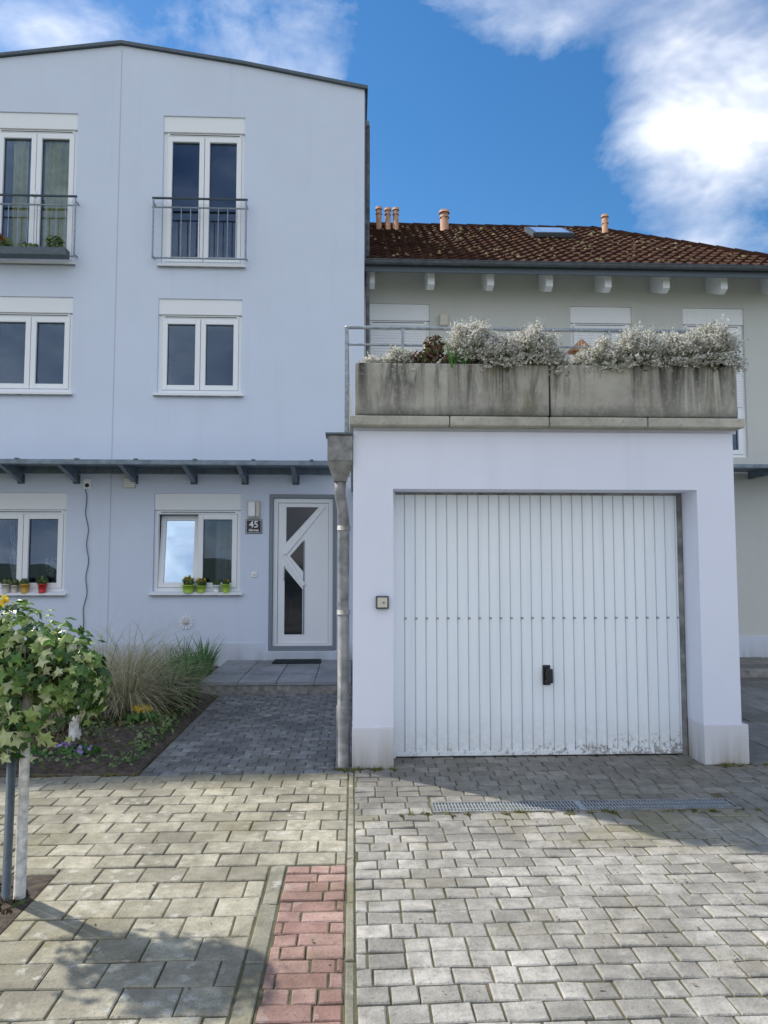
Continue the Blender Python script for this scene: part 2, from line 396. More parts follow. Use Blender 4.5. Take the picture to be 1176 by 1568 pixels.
box('plinth_band',-7.3,-1.30,HY-.012,HY-.0006,-.05,.37,'plinth',H)
box('plinth_band_right',-.20,.16,HY-.012,HY-.0006,-.05,.37,'plinth',H)
def balcony(tag,x0,x1):
    y=HY-.13
    for z,r in ((7.0,.017),(6.86,.012)): tube(tag+'_rail_%d'%int(z*100),[(x0,y,z),(x1,y,z)],r,'dsteel' if r>.015 else 'steel',H)
    tube(tag+'_bottom_rail',[(x0+.02,y,6.08),(x1-.02,y,6.08)],.013,'steel',H)
    for x in (x0+.02,x1-.02):
        tube(tag+'_post_%d'%int(x*100),[(x,y,6.08),(x,y,7.0)],.013,'steel',H)
        for z in (6.12,6.93): tube(tag+'_arm_%d_%d'%(int(x*100),int(z*10)),[(x,y,z),(x,HY,z)],.012,'steel',H)
    n=9
    for i in range(1,n+1):
        x=x0+.02+(x1-x0-.04)*i/(n+1); tube(tag+'_bar_%d'%i,[(x,y,6.09),(x,y,6.86)],.007,'steel',H,8)
balcony('railing_right',-3.02,-1.60); balcony('railing_left',-5.56,-4.13)
def curtain(x0,x1,z0=6.06,z1=8.1,y=HY+.135,mat='curtain',parent=None):
    vs=[];fs=[];n=50
    for i in range(n+1):
        x=x0+(x1-x0)*i/n; yy=y+.02*math.sin((x-x0)*70)+.008*math.sin(x*31)
        vs+=[(x,yy,z0),(x,yy,z1)]
    for i in range(n): fs.append((2*i,2*i+2,2*i+3,2*i+1))
    mesh('curtain',vs,fs,mat,parent or H)
curtain(-5.20,-4.98); curtain(-4.72,-4.30)
M['sheer']=simple('sheer_curtain',(.30,.31,.31),.9,0,.1,8)
curtain(-2.08,-1.78,1.2,2.3,HY+.35,'sheer'); 
D=H
x0,x1,z0,z1=door
frame('door_surround',x0,x1,z0,z1,.055,HY-.012,HY+.15,'gframe',D)
frame('door_frame',x0+.058,x1-.058,z0+.02,z1-.058,.065,HY+.04,HY+.14,'white',D)
box('door_leaf',x0+.128,x1-.128,HY+.07,HY+.12,z0+.088,z1-.128,'white',D)
frame('door_gap',x0+.1235,x1-.1235,z0+.0855,z1-.1235,.004,HY+.08,HY+.1,'black',D,0)
def dp(u,v): return (-1.12+(u-425)/102.5, 2.48-(v-765)/104)
for i,pl in enumerate([[(438,776),(487,776),(438,831)],[(444,852),(464,828),(464,876)],[(436,870),(463,903),(463,972),(436,972)]]):
    prism('door_glass_%d'%i,[dp(*p) for p in pl],HY+.064,HY+.0698,'dglass',D)
def bar(tag,p,q,w):
    a=Vector((*dp(*p),0));b=Vector((*dp(*q),0)); d=(b-a).normalized(); n=Vector((-d.y,d.x,0))*w/2
    prism(tag,[tuple((a+n)[:2]),tuple((b+n)[:2]),tuple((b-n)[:2]),tuple((a-n)[:2])],HY+.045,HY+.0635,'white',D,.003)
bar('door_bar_upper',(495,775),(435,850),.05); bar('door_bar_lower',(435,850),(466,897),.05)
box('door_glass_trim',dp(464.2,0)[0],dp(466,0)[0],HY+.06,HY+.0697,dp(0,972)[1],dp(0,828)[1],'gframe',D)
tube('door_handle',[(dp(436,880)[0],HY+.05,dp(0,868)[1]),(dp(436,880)[0],HY+.01,dp(0,868)[1]),(dp(436,880)[0],HY+.01,dp(0,890)[1])],.008,'steel',D)
C=empty('canopy',(-3,10.6,2.9))
box('glass_roof',-7.3,-.28,10.24,10.98,2.935,2.95,'canopy',C)
box('front_profile',-7.3,-.28,10.17,10.238,2.885,2.955,'canopy',C,.008)
box('wall_profile',-7.3,-.2,10.945,10.995,2.85,2.934,'canopy',C)
for i,x in enumerate((-4.86,-4.06,-3.22,-2.35,-1.60,-.85,-5.7,-6.5)):
    vs=[];w=.03
    for s in (-w,w): vs+=[(x+s,10.974,2.72),(x+s,10.974,2.933),(x+s,10.25,2.933),(x+s,10.25,2.90)]
    mesh('bracket_%d'%i,vs,[(0,1,2,3),(7,6,5,4),(0,4,5,1),(1,5,6,2),(2,6,7,3),(3,7,4,0)],'canopy',C)
    box('bracket_plate_%d'%i,x-.05,x+.05,10.975,10.997,2.70,2.84,'dsteel',C,.004)
for i in range(9): box('clamp_%d'%i,-7+i*.8,-6.95+i*.8,10.15,10.25,2.956,2.972,'steel',C,.004)
sg=empty('house_number_sign',(-1.47,HY-.02,2.07))
box('plate',-1.585,-1.345,HY-.022,HY-.004,1.975,2.185,'black',sg,.006)
frame('plate_rim',-1.575,-1.355,1.985,2.175,.005,HY-.025,HY-.0225,'white',sg,0)
def text(s,x,z,size,mat,parent,y):
    cu=bpy.data.curves.new('digits','FONT'); cu.body=s; cu.size=size; cu.extrude=.002; cu.align_x='CENTER'; cu.offset=.002
    o=bpy.data.objects.new('digits',cu); col.objects.link(o); o.rotation_euler=(math.pi/2,0,0); o.location=(x,y,z)
    cu.materials.append(M[mat]); o.parent=parent; o.matrix_parent_inverse=Matrix.Translation(-parent.location)
text('45',-1.465,2.065,.135,'white',sg,HY-.0245); text('Oberon',-1.465,2.01,.045,'white',sg,HY-.0245)
wl=empty('wall_lamp',(-1.46,HY,2.33))
box('lamp_base',-1.56,-1.37,HY-.03,HY-.001,2.20,2.46,'beige',wl,.01); box('lamp_cover',-1.545,-1.44,HY-.09,HY-.031,2.22,2.45,'white',wl,.02)
box('lamp_side',-1.435,-1.38,HY-.07,HY-.031,2.22,2.45,'beige',wl,.01)
bl=empty('doorbell',(-1.45,HY,1.37)); box('bell_plate',-1.49,-1.41,HY-.018,HY-.001,1.33,1.41,'white',bl,.008); box('bell_button',-1.465,-1.435,HY-.025,HY-.0185,1.355,1.385,'beige',bl,.004)
vt=empty('wall_vent',(-3.3,HY,2.73)); box('vent_frame',-3.39,-3.20,HY-.03,HY-.001,2.64,2.80,'beige',vt,.008)
for i in range(5): box('vent_slat_%d'%i,-3.37,-3.22,HY-.038,HY-.031,2.66+i*.026,2.674+i*.026,'shutter',vt)
ms=empty('motion_sensor',(-3.9,HY,2.7)); box('sensor_base',-3.96,-3.84,HY-.03,HY-.001,2.62,2.78,'shutter',ms,.01); tube('sensor_eye',[(-3.9,HY-.03,2.68),(-3.9,HY-.07,2.67)],[.03,.022],'black',ms)
pts=[]
for i in range(40):
    t=i/39; z=2.62-2.3*t; pts.append((-3.93+.07*math.sin(t*3.1)+.016*math.sin(t*31)-.02*t,HY-.018,z))
tube('hanging_cable',pts,.006,'dsteel',None,6)
so=empty('wall_flower_ornament',(-2.43,HY,.68)); 
for i in range(12):
    a=i*math.pi/6; p=[(-2.43+math.cos(a+s)*r,.68+math.sin(a+s)*r) for s,r in ((-.0,.035),(-.18,.09),(0,.115),(.18,.09))]
    prism('petal_%d'%i,p,HY-.024-.002*(i%2),HY-.0205-.002*(i%2),'white',so)
tube('ornament_centre',[(-2.43,HY-.01,.68),(-2.43,HY-.04,.68)],[.036,.025],'beige',so)

def pot(x,z,y,r,h,mat,fol,fm,name='flower_pot'):
    y-=.03
    e=empty(name,(x,y,z)); tube('pot',[(x,y,z-.012),(x,y,z+h*.85),(x,y,z+h*.86),(x,y,z+h)],[r*.72,r*.92,r*1.05,r*1.05],mat,e)
    leaves('plant_leaves',[(x,y,z+h+fol*.5,fol*.9,fol*.7,fol*.7)],110,.035,'herb',e)
    if fm: leaves('blossoms',[(x,y,z+h+fol*.9,fol*.8,fol*.5,fol*.4)],34,.035,fm,e,elong=1)
pot(-2.40,1.12,HY-.0,.10,.10,'lime',.10,'yel'); pot(-2.22,1.12,HY-.0,.07,.09,'lime',.09,'yel'); pot(-2.0,1.12,HY,.055,.10,'white',.05,None); pot(-1.86,1.12,HY,.065,.11,'lime',.05,'yel')
pot(-4.5,1.12,HY,.065,.12,'red',.09,None); pot(-4.75,1.12,HY,.065,.12,'orange',.06,'pur'); pot(-5.02,1.12,HY,.06,.12,'beige',.07,None); pot(-4.90,1.12,HY+.01,.05,.1,'beige',.07,None)
pp=empty('pot_plant',(-4.47,HY+.25,1.1)); leaves('white_blooms',[(-4.47,HY+.25,1.5,.12,.1,.14)],90,.05,'heather',pp,elong=1); tube('stem',[(-4.47,HY+.25,1.1),(-4.47,HY+.25,1.5)],.008,'bark',pp)
bsl=empty('branch_in_vase',(-5.1,HY+.3,1.1))
for i in range(9): tube('twig_%d'%i,[(-5.05,HY+.3,1.15),(-5.05+U(-.1,.1),HY+.3,1.6),(-5.05+U(-.25,.25),HY+.3+U(-.05,.05),2.1)],[.01,.007,.004],'paintpole',bsl,5)
fb=empty('balcony_flower_box',(-4.8,10.95,6.1)); box('trough',-5.5,-4.2,HY-.32,HY-.15,6.02,6.14,'dsteel',fb,.01)
leaves('foliage',[(-5.2,HY-.24,6.22,.22,.09,.12),(-4.4,HY-.24,6.20,.15,.09,.14),(-4.8,HY-.24,6.16,.2,.08,.06)],420,.045,'herb',fb)
leaves('red_flowers',[(-5.2,HY-.26,6.28,.12,.07,.08)],60,.04,'redf',fb); tube('garden_lantern',[(-4.78,HY-.05,7.02),(-4.78,HY-.05,7.1)],.03,'shutter',H)

TR=empty('added_terraced_house',(-11,11,0))  # unseen units added so the row's shadow reaches path and bed
for k in range(2):
    xr=-7.302-k*7.46; xl=xr-7.46; xc=(xl+xr)/2
    ops=[(xc+s-.62,xc+s+.62,a,b) for s in (-1.9,1.9) for a,b in ((1.12,2.57),(4.07,5.51),(6.04,8.37))]
    wall('facade_%d'%k,(xl,xr),(-.05,8.80),ops,HY,'wall',TR)
    for i,o in enumerate(ops): window('win_%d_%d'%(k,i),*o,HY,TR)
    prism('gable_%d'%k,[(xl,8.80),(xr,8.80),(xr,8.87),(xc,9.47),(xl,8.87)],HY,HY+.1,'wall',TR)
    prism('roof_%d'%k,[(xr-.002,8.86),(xr-.002,8.90),(xc,9.53),(xl,8.90),(xl,8.86),(xc,9.475)],HY-.05,HY+11,'dsteel',TR)
    box('back_%d'%k,xl,xr,HY+10.9,HY+11,-.05,8.85,'wall',TR)
box('end_wall',xl,xl+.1,HY+.001,HY+10.9,-.05,8.85,'wall',TR)

# ------------------------------------------------------------------ garage
G=empty('garage',(1.5,8,0))
wall('front_wall',(0,3.01),(.30,2.57),[(.31,2.71,.30,2.12)],5.7,'garwall',G,.28)
for a,b,t in ((0.0,.31,'l'),(2.71,3.06,'r')):
    box('pillar_base_'+t,a-.004 if t=='l' else a-.002,b+(.002 if t=='l' else 0),5.692,5.97,-.04,.299,'plinthg',G,.004)
box('left_side_wall',.001,.2,5.701,11,-.04,2.57,'garwall',G); box('right_side_wall',2.81,3.009,5.98,11.9,-.04,2.57,'garwall',G)
box('lintel_soffit',.31,2.71,6.03,6.1,2.05,2.57,'garwall',G)
box('roof_slab',.002,3.05,5.722,11.0,2.571,2.63,'garwall',G)
def concm(name,c1,c2,streak,top=True):
    m,nt,b=newmat(name); v=coords(nt)
    n=noise(nt,2.5,4,.75,v); c=mix(nt,mrange(nt,n.outputs[0],.3,.7),c1,c2)
    s=noise(nt,1,4,.7,coords(nt,7,7,.8),.8); 
    sx=N(nt,'ShaderNodeSeparateXYZ'); L(nt,v,sx.inputs[0])
    grad=mrange(nt,sx.outputs[2],2.7,3.1,.35,1.15)
    c=mix(nt,math2(nt,'MULTIPLY',mrange(nt,s.outputs[0],.44,.62,0,streak),grad),c,(.045,.046,.04))
    s2=noise(nt,1,4,.6,coords(nt,5,5,1.3)); c=mix(nt,mrange(nt,s2.outputs[0],.54,.72,0,.55),c,(.17,.15,.07))
    c=mix(nt,mrange(nt,math2(nt,'ADD',sx.outputs[2],mrange(nt,n.outputs[0],0,1,-.08,.08)),2.78,2.70,0,.6),c,(.06,.06,.05))
    n4=noise(nt,35,4,.7,v); c=mix(nt,mrange(nt,n4.outputs[0],.55,.75,0,.4),c,(.55,.53,.47))
    L(nt,c,b.inputs['Base Color']); b.inputs['Roughness'].default_value=.95; bump(nt,b,n4.outputs[0],.6,.006); return m
M['oldconc']=concm('weathered_concrete',(.32,.30,.26),(.47,.45,.39),.9)
def capm():
    m,nt,b=newmat('cap_concrete'); v=coords(nt); n=noise(nt,4,4,.75,v); c=mix(nt,mrange(nt,n.outputs[0],.35,.65),(.34,.33,.28),(.50,.48,.41))
    n4=noise(nt,30,3,.7,v); c=mix(nt,mrange(nt,n4.outputs[0],.55,.7,0,.5),c,(.14,.14,.10)); L(nt,c,b.inputs['Base Color']); b.inputs['Roughness'].default_value=.95; bump(nt,b,n4.outputs[0],.5,.005); return m
M['capconc']=capm()
for i in range(4): box('cornice_%d'%i,-.03+i*.775,-.03+(i+1)*.775-.006,5.60,5.72,2.60,2.675,'capconc',G,.01)
box('left_cornice',-.03,.02,5.721,11,2.60,2.675,'capconc',G,.006)
box('right_cornice',3.02,3.07,5.721,11,2.60,2.675,'capconc',G,.006)
box('terrace_floor',.021,3.019,5.721,11,2.632,2.668,'capconc',G)
vs=[];fs=[]
def ribs(xa,xb,n,y):
    pr=[]; p=(xb-xa)/n
    for i in range(n):
        x=xa+i*p; pr+=[(x,y),(x+p*.78,y),(x+p*.82,y+.014),(x+p*.87,y+.014),(x+p*.90,y-.006),(x+p*.985,y-.006)]
    pr.append((xb,y)); return pr
pr=ribs(.345,2.665,27,5.985)
for x,y in pr: vs+=[(x,y,.05),(x,y,2.10)]
for i in range(len(pr)-1): fs.append((2*i,2*i+2,2*i+3,2*i+1))
def gdm():
    m,nt,b=newmat('garage_door_paint'); v=coords(nt)
    n=noise(nt,1.5,3,.6,v); c=mix(nt,n.outputs[0],(.84,.91,.97),(.90,.94,.98))
    sx=N(nt,'ShaderNodeSeparateXYZ'); L(nt,v,sx.inputs[0])
    n2=noise(nt,22,4,.8,v); h=mrange(nt,sx.outputs[0],1.2,2.6,.03,.17); low=math2(nt,'SUBTRACT',h,sx.outputs[2])
    low=mrange(nt,low,-.05,.14,0,1)
    f=mrange(nt,math2(nt,'ADD',n2.outputs[0],math2(nt,'MULTIPLY',low,.18)),.62,.67,0,.85)
    f=math2(nt,'MULTIPLY',f,mrange(nt,low,0,.1))
    c=mix(nt,f,c,(.17,.16,.16))
    c=mix(nt,math2(nt,'MULTIPLY',mrange(nt,sx.outputs[2],.35,.05,0,.4),mrange(nt,n2.outputs[0],.35,.6)),c,(.55,.52,.47))
    s=noise(nt,1,3,.6,coords(nt,12,1,.5)); c=mix(nt,mrange(nt,s.outputs[0],.5,.8,0,.2),c,(.5,.53,.55))
    L(nt,c,b.inputs['Base Color']); b.inputs['Roughness'].default_value=.4; return m
M['gdoor']=gdm()
mesh('door_sheet',vs,fs,'gdoor',G)
box('door_frame_left',.314,.344,5.972,6.01,.0,2.118,'gdoor',G,.003); box('door_frame_right',2.666,2.706,5.972,6.01,.0,2.118,'zinc',G,.003)
box('door_frame_top',.344,2.666,5.975,6.01,2.101,2.119,'zinc',G); box('door_bottom_rail',.345,2.665,5.975,6.0,.012,.049,'gdoor',G,.003)
box('door_back',.345,2.665,6.012,6.02,.01,2.11,'dark',G)
vs=[];fs=[];p=(2.665-.345)/27
for i in range(27):
    x=.345+p*i+p*.94; z=1.10; k=len(vs); r=.008
    vs+=[(x-r,5.974,z-r),(x+r,5.974,z-r),(x+r,5.974,z+r),(x-r,5.974,z+r),(x-r,5.99,z-r),(x+r,5.99,z-r),(x+r,5.99,z+r),(x-r,5.99,z+r)]
    fs+=[(k,k+1,k+2,k+3),(k,k+4,k+5,k+1),(k+3,k+2,k+6,k+7),(k,k+3,k+7,k+4),(k+1,k+5,k+6,k+2)]
mesh('door_rivets',vs,fs,'steel',G)
box('handle_plate',1.53,1.592,5.964,5.978,.565,.725,'black',G,.012)
tube('handle_neck',[(1.561,5.965,.66),(1.561,5.93,.66)],.014,'black',G); box('handle_grip',1.545,1.600,5.915,5.935,.585,.70,'black',G,.008)
tube('handle_key_ring',[(1.561,5.962,.595),(1.561,5.957,.595)],.011,'steel',G)
ks=empty('key_switch',(.225,5.7,1.245)); box('switch_box',.175,.275,5.66,5.699,1.195,1.295,'dsteel',ks,.008); box('switch_face',.188,.262,5.655,5.6595,1.208,1.282,'beige',ks,.003); tube('switch_lock',[(.235,5.656,1.245),(.235,5.648,1.245)],.008,'gframe',ks)
for i,(a,b) in enumerate(((.012,1.535),(1.548,3.045))):
    e=empty('concrete_planter_box',((a+b)/2,5.9,2.7))
    y0_,y1_=5.665,6.12
    box('front_panel',a,b,y0_,y0_+.07,2.69,3.105,'oldconc',e,.012); box('back_panel',a,b,y1_-.07,y1_,2.69,3.105,'oldconc',e,.012)
    box('left_end',a+.003,a+.07,y0_+.071,y1_-.071,2.69,3.10,'oldconc',e); box('right_end',b-.07,b-.003,y0_+.071,y1_-.071,2.69,3.10,'oldconc',e)
    box('earth',a+.071,b-.071,y0_+.071,y1_-.071,2.70,3.06,'soil',e); box('drip_ledge',a,b,5.69,6.1,2.6755,2.689,'soil',e)
def heather(cx,cy,cz,rx,ry,rz,n=1500,name='heather_bush'):
    e=empty(name,(cx,cy,3.08))
    vs=[];fs=[]
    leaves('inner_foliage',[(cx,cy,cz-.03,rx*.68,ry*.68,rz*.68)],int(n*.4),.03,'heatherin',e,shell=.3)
    for _ in range(n):
        a=U(0,2*math.pi); el=U(-.5,1.5)
        d=Vector((math.cos(a)*math.cos(el),math.sin(a)*math.cos(el),math.sin(el)))
        lump=.82+.16*math.sin(d.x*7+cx*9)*math.cos(d.z*6+cx*5)+U(-.14,.16)
        if R()<.05: lump+=.26
        tip=Vector((cx+d.x*rx*lump,cy+d.y*ry*lump,cz+d.z*rz*lump+(-.04 if el<0 else 0)))
        st=Vector((cx+d.x*rx*.5,cy+d.y*ry*.5,cz-.05+d.z*rz*.45))
        ax=(tip-st); sd=ax.cross(Vector((U(-1,1),U(-1,1),U(-1,1)))).normalized()
        w=.004; k=len(vs); vs+=[st-sd*w*.5,st+sd*w*.5,tip]; fs.append((k,k+1,k+2))
        for j in range(6):
            q=st+ax*U(.5,1.05); v2=Vector((U(-1,1),U(-1,1),U(-.3,1))).normalized()*.026*U(.6,1.2); s2=v2.cross(Vector((U(-1,1),U(-1,1),U(-1,1)))).normalized()*.0062
            k=len(vs); vs+=[q-s2,q+s2,q+v2]; fs.append((k,k+1,k+2))
    mesh('flower_spikes',vs,fs,'heather',e)
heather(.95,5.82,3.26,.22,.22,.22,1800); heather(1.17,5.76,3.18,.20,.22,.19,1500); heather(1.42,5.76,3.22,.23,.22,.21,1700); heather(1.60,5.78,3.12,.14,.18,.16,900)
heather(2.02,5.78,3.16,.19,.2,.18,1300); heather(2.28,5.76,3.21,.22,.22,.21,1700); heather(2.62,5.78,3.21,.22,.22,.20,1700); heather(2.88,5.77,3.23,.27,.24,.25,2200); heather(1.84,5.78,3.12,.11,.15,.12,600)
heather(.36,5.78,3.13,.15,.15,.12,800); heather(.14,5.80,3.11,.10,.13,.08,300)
sd=empty('sedum_plant',(.6,5.85,3.08)); leaves('leaves',[(.64,5.80,3.26,.09,.09,.11),(.55,5.78,3.16,.1,.1,.08),(.78,5.8,3.13,.10,.1,.07),(.46,5.8,3.14,.06,.1,.06),(.20,5.84,3.12,.14,.1,.04)],1000,.028,'sedum',sd)
blades('stalks',[(.2,5.85,3.06),(.5,5.85,3.06),(.66,5.86,3.06),(.8,5.86,3.06)],18,.28,.005,'grassdry',sd,.5,.2)
fg=empty('tall_grass_tuft',(1.2,6,3.1)); blades('blades',[(1.0,5.95,3.1),(1.9,5.95,3.08),(2.55,5.95,3.1),(2.8,5.95,3.1),(2.95,5.9,3.1),(2.2,5.95,3.1),(1.45,5.95,3.1)],16,.52,.0045,'grassdry',fg,.45,.15)
gb=empty('bulb_leaves',(.8,5.8,3.1)); blades('blades',[(.77,5.70,3.07),(.84,5.70,3.07)],14,.2,.018,'grass',gb,.4,.4)
tf=empty('terracotta_bird_house',(1.95,6.4,3.3)); tube('body',[(2.0,6.4,2.7),(2.0,6.4,3.42)],.05,'terra',tf,10); prism('little_roof',[(1.90,3.42),(2.12,3.42),(2.01,3.52)],6.32,6.48,'terra',tf)
rl=empty('terrace_railing',(1,6.2,3))
ry=6.22
for z,r in ((3.56,.016),(3.41,.010)): tube('rail_%d'%int(z*100),[(-.06,11,z),(-.06,ry,z),(-.058,ry,z),(3.05,ry,z)],r,'steel',rl)
for z in (2.9,3.08,3.25): tube('side_rail_%d'%int(z*100),[(-.06,11,z),(-.06,ry,z)],.010,'steel',rl)
for x in (-.06,.42,1.02,1.62,2.22,2.82): box('post_%d'%int(x*100),x-.014,x+.014,ry-.016,ry+.016,2.64,3.55,'steel',rl)
for y in (7.4,8.6,9.8): box('side_post_%d'%int(y*10),-.076,-.044,y-.016,y+.016,2.68,3.55,'steel',rl)
box('side_white_panel',-.035,-.01,6.22,8.0,2.69,3.05,'shutter',rl)

dp_=empty('rain_downpipe',(-.07,5.76,0))
px,py=-.072,5.77
tube('pipe',[(px,py,.0),(px,py,.42)],.053,'zinc',dp_,16); tube('pipe_upper',[(px,py,.42),(px,py,1.85),(px-.005,py,1.95),(-.10,py,2.08),(-.10,py,2.2)],.045,'zinc',dp_,16)
for z in (.42,1.15,1.80): tube('clamp_%d'%int(z*100),[(px,py,z),(px,py,z+.035)],.052,'zinc',dp_,16)
box('hopper_box',-.20,-.005,5.66,5.86,2.33,2.53,'zinc',dp_,.006)
box('hopper_lid',-.215,.0,5.645,5.875,2.531,2.55,'dsteel',dp_,.004)
vs=[(-.20,5.66,2.329),(-.005,5.66,2.329),(-.005,5.86,2.329),(-.20,5.86,2.329),(-.15,5.72,2.18),(-.05,5.72,2.18),(-.05,5.82,2.18),(-.15,5.82,2.18)]
mesh('hopper_funnel',vs,[(0,1,2,3),(0,4,5,1),(1,5,6,2),(2,6,7,3),(3,7,4,0),(4,7,6,5)],'zinc',dp_)

# ------------------------------------------------------------------ neighbour house
NH=empty('neighbour_house',(4,12,0)); NY=12
nw=[(.22,1.26,3.3,5.84),(3.63,4.67,3.3,5.84),(5.55,6.6,3.3,5.84)]
wall('wall',(.17,7.35),(-.05,6.6),nw,NY,'nwall',NH)
for i,(a,b,c,d) in enumerate(nw):
    window('door_%d'%i,a,b,c,d,NY,NH,sill=False,boxh=.28)
    zt=d-.32; zb2=(4.9,4.6,4.2)[i]; k=0; z=zt
    while z>zb2: box('slat_%d_%d'%(i,k),a+.06,b-.06,NY+.022,NY+.036,z-.042,z-.002,'shutter',NH); z-=.044; k+=1
box('plinth',3.0,7.36,NY-.015,NY-.001,-.05,.35,'plinth',NH)
box('right_side_wall',7.25,7.349,NY+.001,NY+8,-.05,6.6,'nwall',NH)
def tile_mat():
    m,nt,b=newmat('roof_tiles'); v=coords(nt)
    n=noise(nt,2.5,4,.7,v); c=mix(nt,mrange(nt,n.outputs[0],.3,.7),(.04,.019,.014),(.10,.045,.028))
    n2=noise(nt,9,4,.85,v); c=mix(nt,mrange(nt,n2.outputs[0],.59,.66,0,.7),c,(.26,.14,.05))
    n3=noise(nt,12,3,.85,coords(nt,1.3,1,1)); c=mix(nt,mrange(nt,n3.outputs[0],.62,.69,0,.6),c,(.16,.17,.08))
    L(nt,c,b.inputs['Base Color']); b.inputs['Roughness'].default_value=.95; b.inputs['Specular IOR Level'].default_value=.15; bump(nt,b,n2.outputs[0],.6,.02); return m
M['tile']=tile_mat()
e0=(11.3,6.27); e1=(15.0,8.56); run=math.hypot(e1[0]-e0[0],e1[1]-e0[1]); dy=(e1[0]-e0[0])/run; dz=(e1[1]-e0[1])/run
vs=[];fs=[]
rows=16; step=run/rows
def xmax(Y): return 5.02+(15-Y)*(7.55-5.02)/3.7
for r in range(rows):
    s0=r*step; s1=s0+step*1.04; 
    nx=int((xmax(e0[0]+s0*dy)-.0)/.03)
    base=len(vs); off=U(-.01,.01)
    for i in range(nx+1):
        x=.05+i*.03; ph=((x+off)/.18)*2*math.pi; h=.02*max(-.3,math.sin(ph))
        for s,lift in ((s0,.045+U(-.002,.002)),(s1,.012),(s0,.0)):
            vs.append((x,e0[0]+s*dy-dz*(h+lift)*1,e0[1]+s*dz+dy*(h+lift)))
    for i in range(nx):
        a=base+i*3; fs.append((a,a+3,a+4,a+1)); fs.append((a+2,a+5,a+3,a))
mesh('roof_tiles',vs,fs,'tile',NH)
vs=[];fs=[]
for _ in range(240):
    s=U(.1,run-.2); x=U(.3,xmax(e0[0]+s*dy)-.3); r=U(.012,.042); c0=Vector((x,e0[0]+s*dy-dz*.05,e0[1]+s*dz+dy*.05)); k=len(vs)
    vs.append(c0+Vector((0,-dz*r*.8,dy*r*.8)))
    for q in range(7):
        a=q*6.283/7; rr=r*U(.7,1.2); vs.append(c0+Vector((math.cos(a)*rr,math.sin(a)*rr*dy,math.sin(a)*rr*dz)))
    for q in range(7): fs.append((k,k+1+q,k+1+(q+1)%7))
mesh('roof_moss',vs,fs,leafmat('roof_moss',[(.10,.08,.03),(.28,.20,.07),(.20,.19,.09),(.34,.27,.14)],.9,.0),NH)
mesh('hip_slope',[(5.02,15,8.56),(7.55,11.3,6.27),(7.55,18.7,6.27)],[(0,1,2)],'tile',NH)
mesh('back_slope',[(.05,15,8.56),(5.02,15,8.56),(7.55,18.7,6.27),(.05,18.7,6.27)],[(0,1,2,3)],'tile',NH)
def ridge(tag,p,q):
    p=Vector(p);q=Vector(q);n=int((q-p).length/.36)
    for i in range(n):
        a=p.lerp(q,i/n);b=p.lerp(q,(i+1.06)/n); tube(tag+'_%d'%i,[a,b],[.085,.07],'tile',NH,10)
ridge('ridge_cap',(.1,15,8.56),(5.02,15,8.56)); ridge('hip_cap',(5.02,15,8.57),(7.5,11.37,6.33))
mesh('soffit',[(.17,11.32,6.16),(7.5,11.32,6.16),(7.5,12,6.5),(.17,12,6.5)],[(0,3,2,1)],'nwall',NH)
box('fascia',.17,7.5,11.30,11.325,6.10,6.25,'dsteel',NH)
vs=[];fs=[]
for x in (.12,7.5):
    for k in range(9):
        t=math.pi*k/8; vs.append((x,11.24+.06*math.cos(t),6.25-.06*math.sin(t)))
for k in range(8): fs.append((k,k+1,k+10,k+9))
mesh('gutter',vs,fs,'gutter',NH,True); tube('gutter_bead',[(.12,11.18,6.25),(7.5,11.18,6.25)],.010,'gutter',NH)
for i in range(8):
    x=.28+i*.955
    vs=[]
    for s in (-.055,.055): vs+=[(x+s,11.48,5.98),(x+s,11.48,6.20),(x+s,12.001,6.48),(x+s,12.001,6.10),(x+s,11.60,5.93)]
    mesh('rafter_%d'%i,vs,[(0,1,2,3,4),(9,8,7,6,5),(0,5,6,1),(4,9,5,0),(3,8,9,4)],'shutter',NH)
box('wall_lamp_body',1.42,1.56,NY-.10,NY-.001,5.45,5.65,'beige',NH,.02)
def vent(x,y,z,r,h):
    e=empty('chimney_pipe',(x,y,z)); tube('pipe',[(x,y,z-.4),(x,y,z+h)],r,'terra',e,16); tube('collar',[(x,y,z+h*.55),(x,y,z+h*.62)],r*1.2,'terra',e,16); tube('cap',[(x,y,z+h),(x,y,z+h+.05)],[r*1.3,r*1.15],'terra',e,16)
for x,h in ((.50,.10),(.68,.08),(.84,.09)): vent(x,14.4,8.40,.055,h+.12)
vent(1.82,14.4,8.35,.085,.22); vent(5.1,14.4,8.25,.06,.3)
sk=empty('skylight',(3.9,13.9,7.9))
def rp(x,s,l=.06): return (x,e0[0]+s*dy-dz*l,e0[1]+s*dz+dy*l)
a=2.75
vs=[rp(3.42,a,.05),rp(4.22,a,.05),rp(4.22,a+.85,.05),rp(3.42,a+.85,.05),rp(3.42,a,.13),rp(4.22,a,.13),rp(4.22,a+.85,.13),rp(3.42,a+.85,.13)]
mesh('skylight_frame',vs,[(0,1,5,4),(1,2,6,5),(2,3,7,6),(3,0,4,7),(4,5,6,7)],'dsteel',sk)
mesh('skylight_glass',[rp(3.49,a+.07,.135),rp(4.15,a+.07,.135),rp(4.15,a+.78,.135),rp(3.49,a+.78,.135)],[(0,1,2,3)],'glassr',sk)
c2=empty('canopy',(6.5,11.6,3)); box('glass_roof',3.4,7.35,11.2,11.98,3.05,3.065,'canopy',c2); box('front_profile',3.4,7.35,11.13,11.199,3.01,3.07,'canopy',c2,.006)
for i,x in enumerate((4.2,5.0,5.8,6.6)): box('bracket_%d'%i,x-.03,x+.03,11.3,11.98,2.93,3.049,'canopy',c2)
box('kerb',3.1,9,9.9,10.0,-.04,.1,'curb',None,.01)

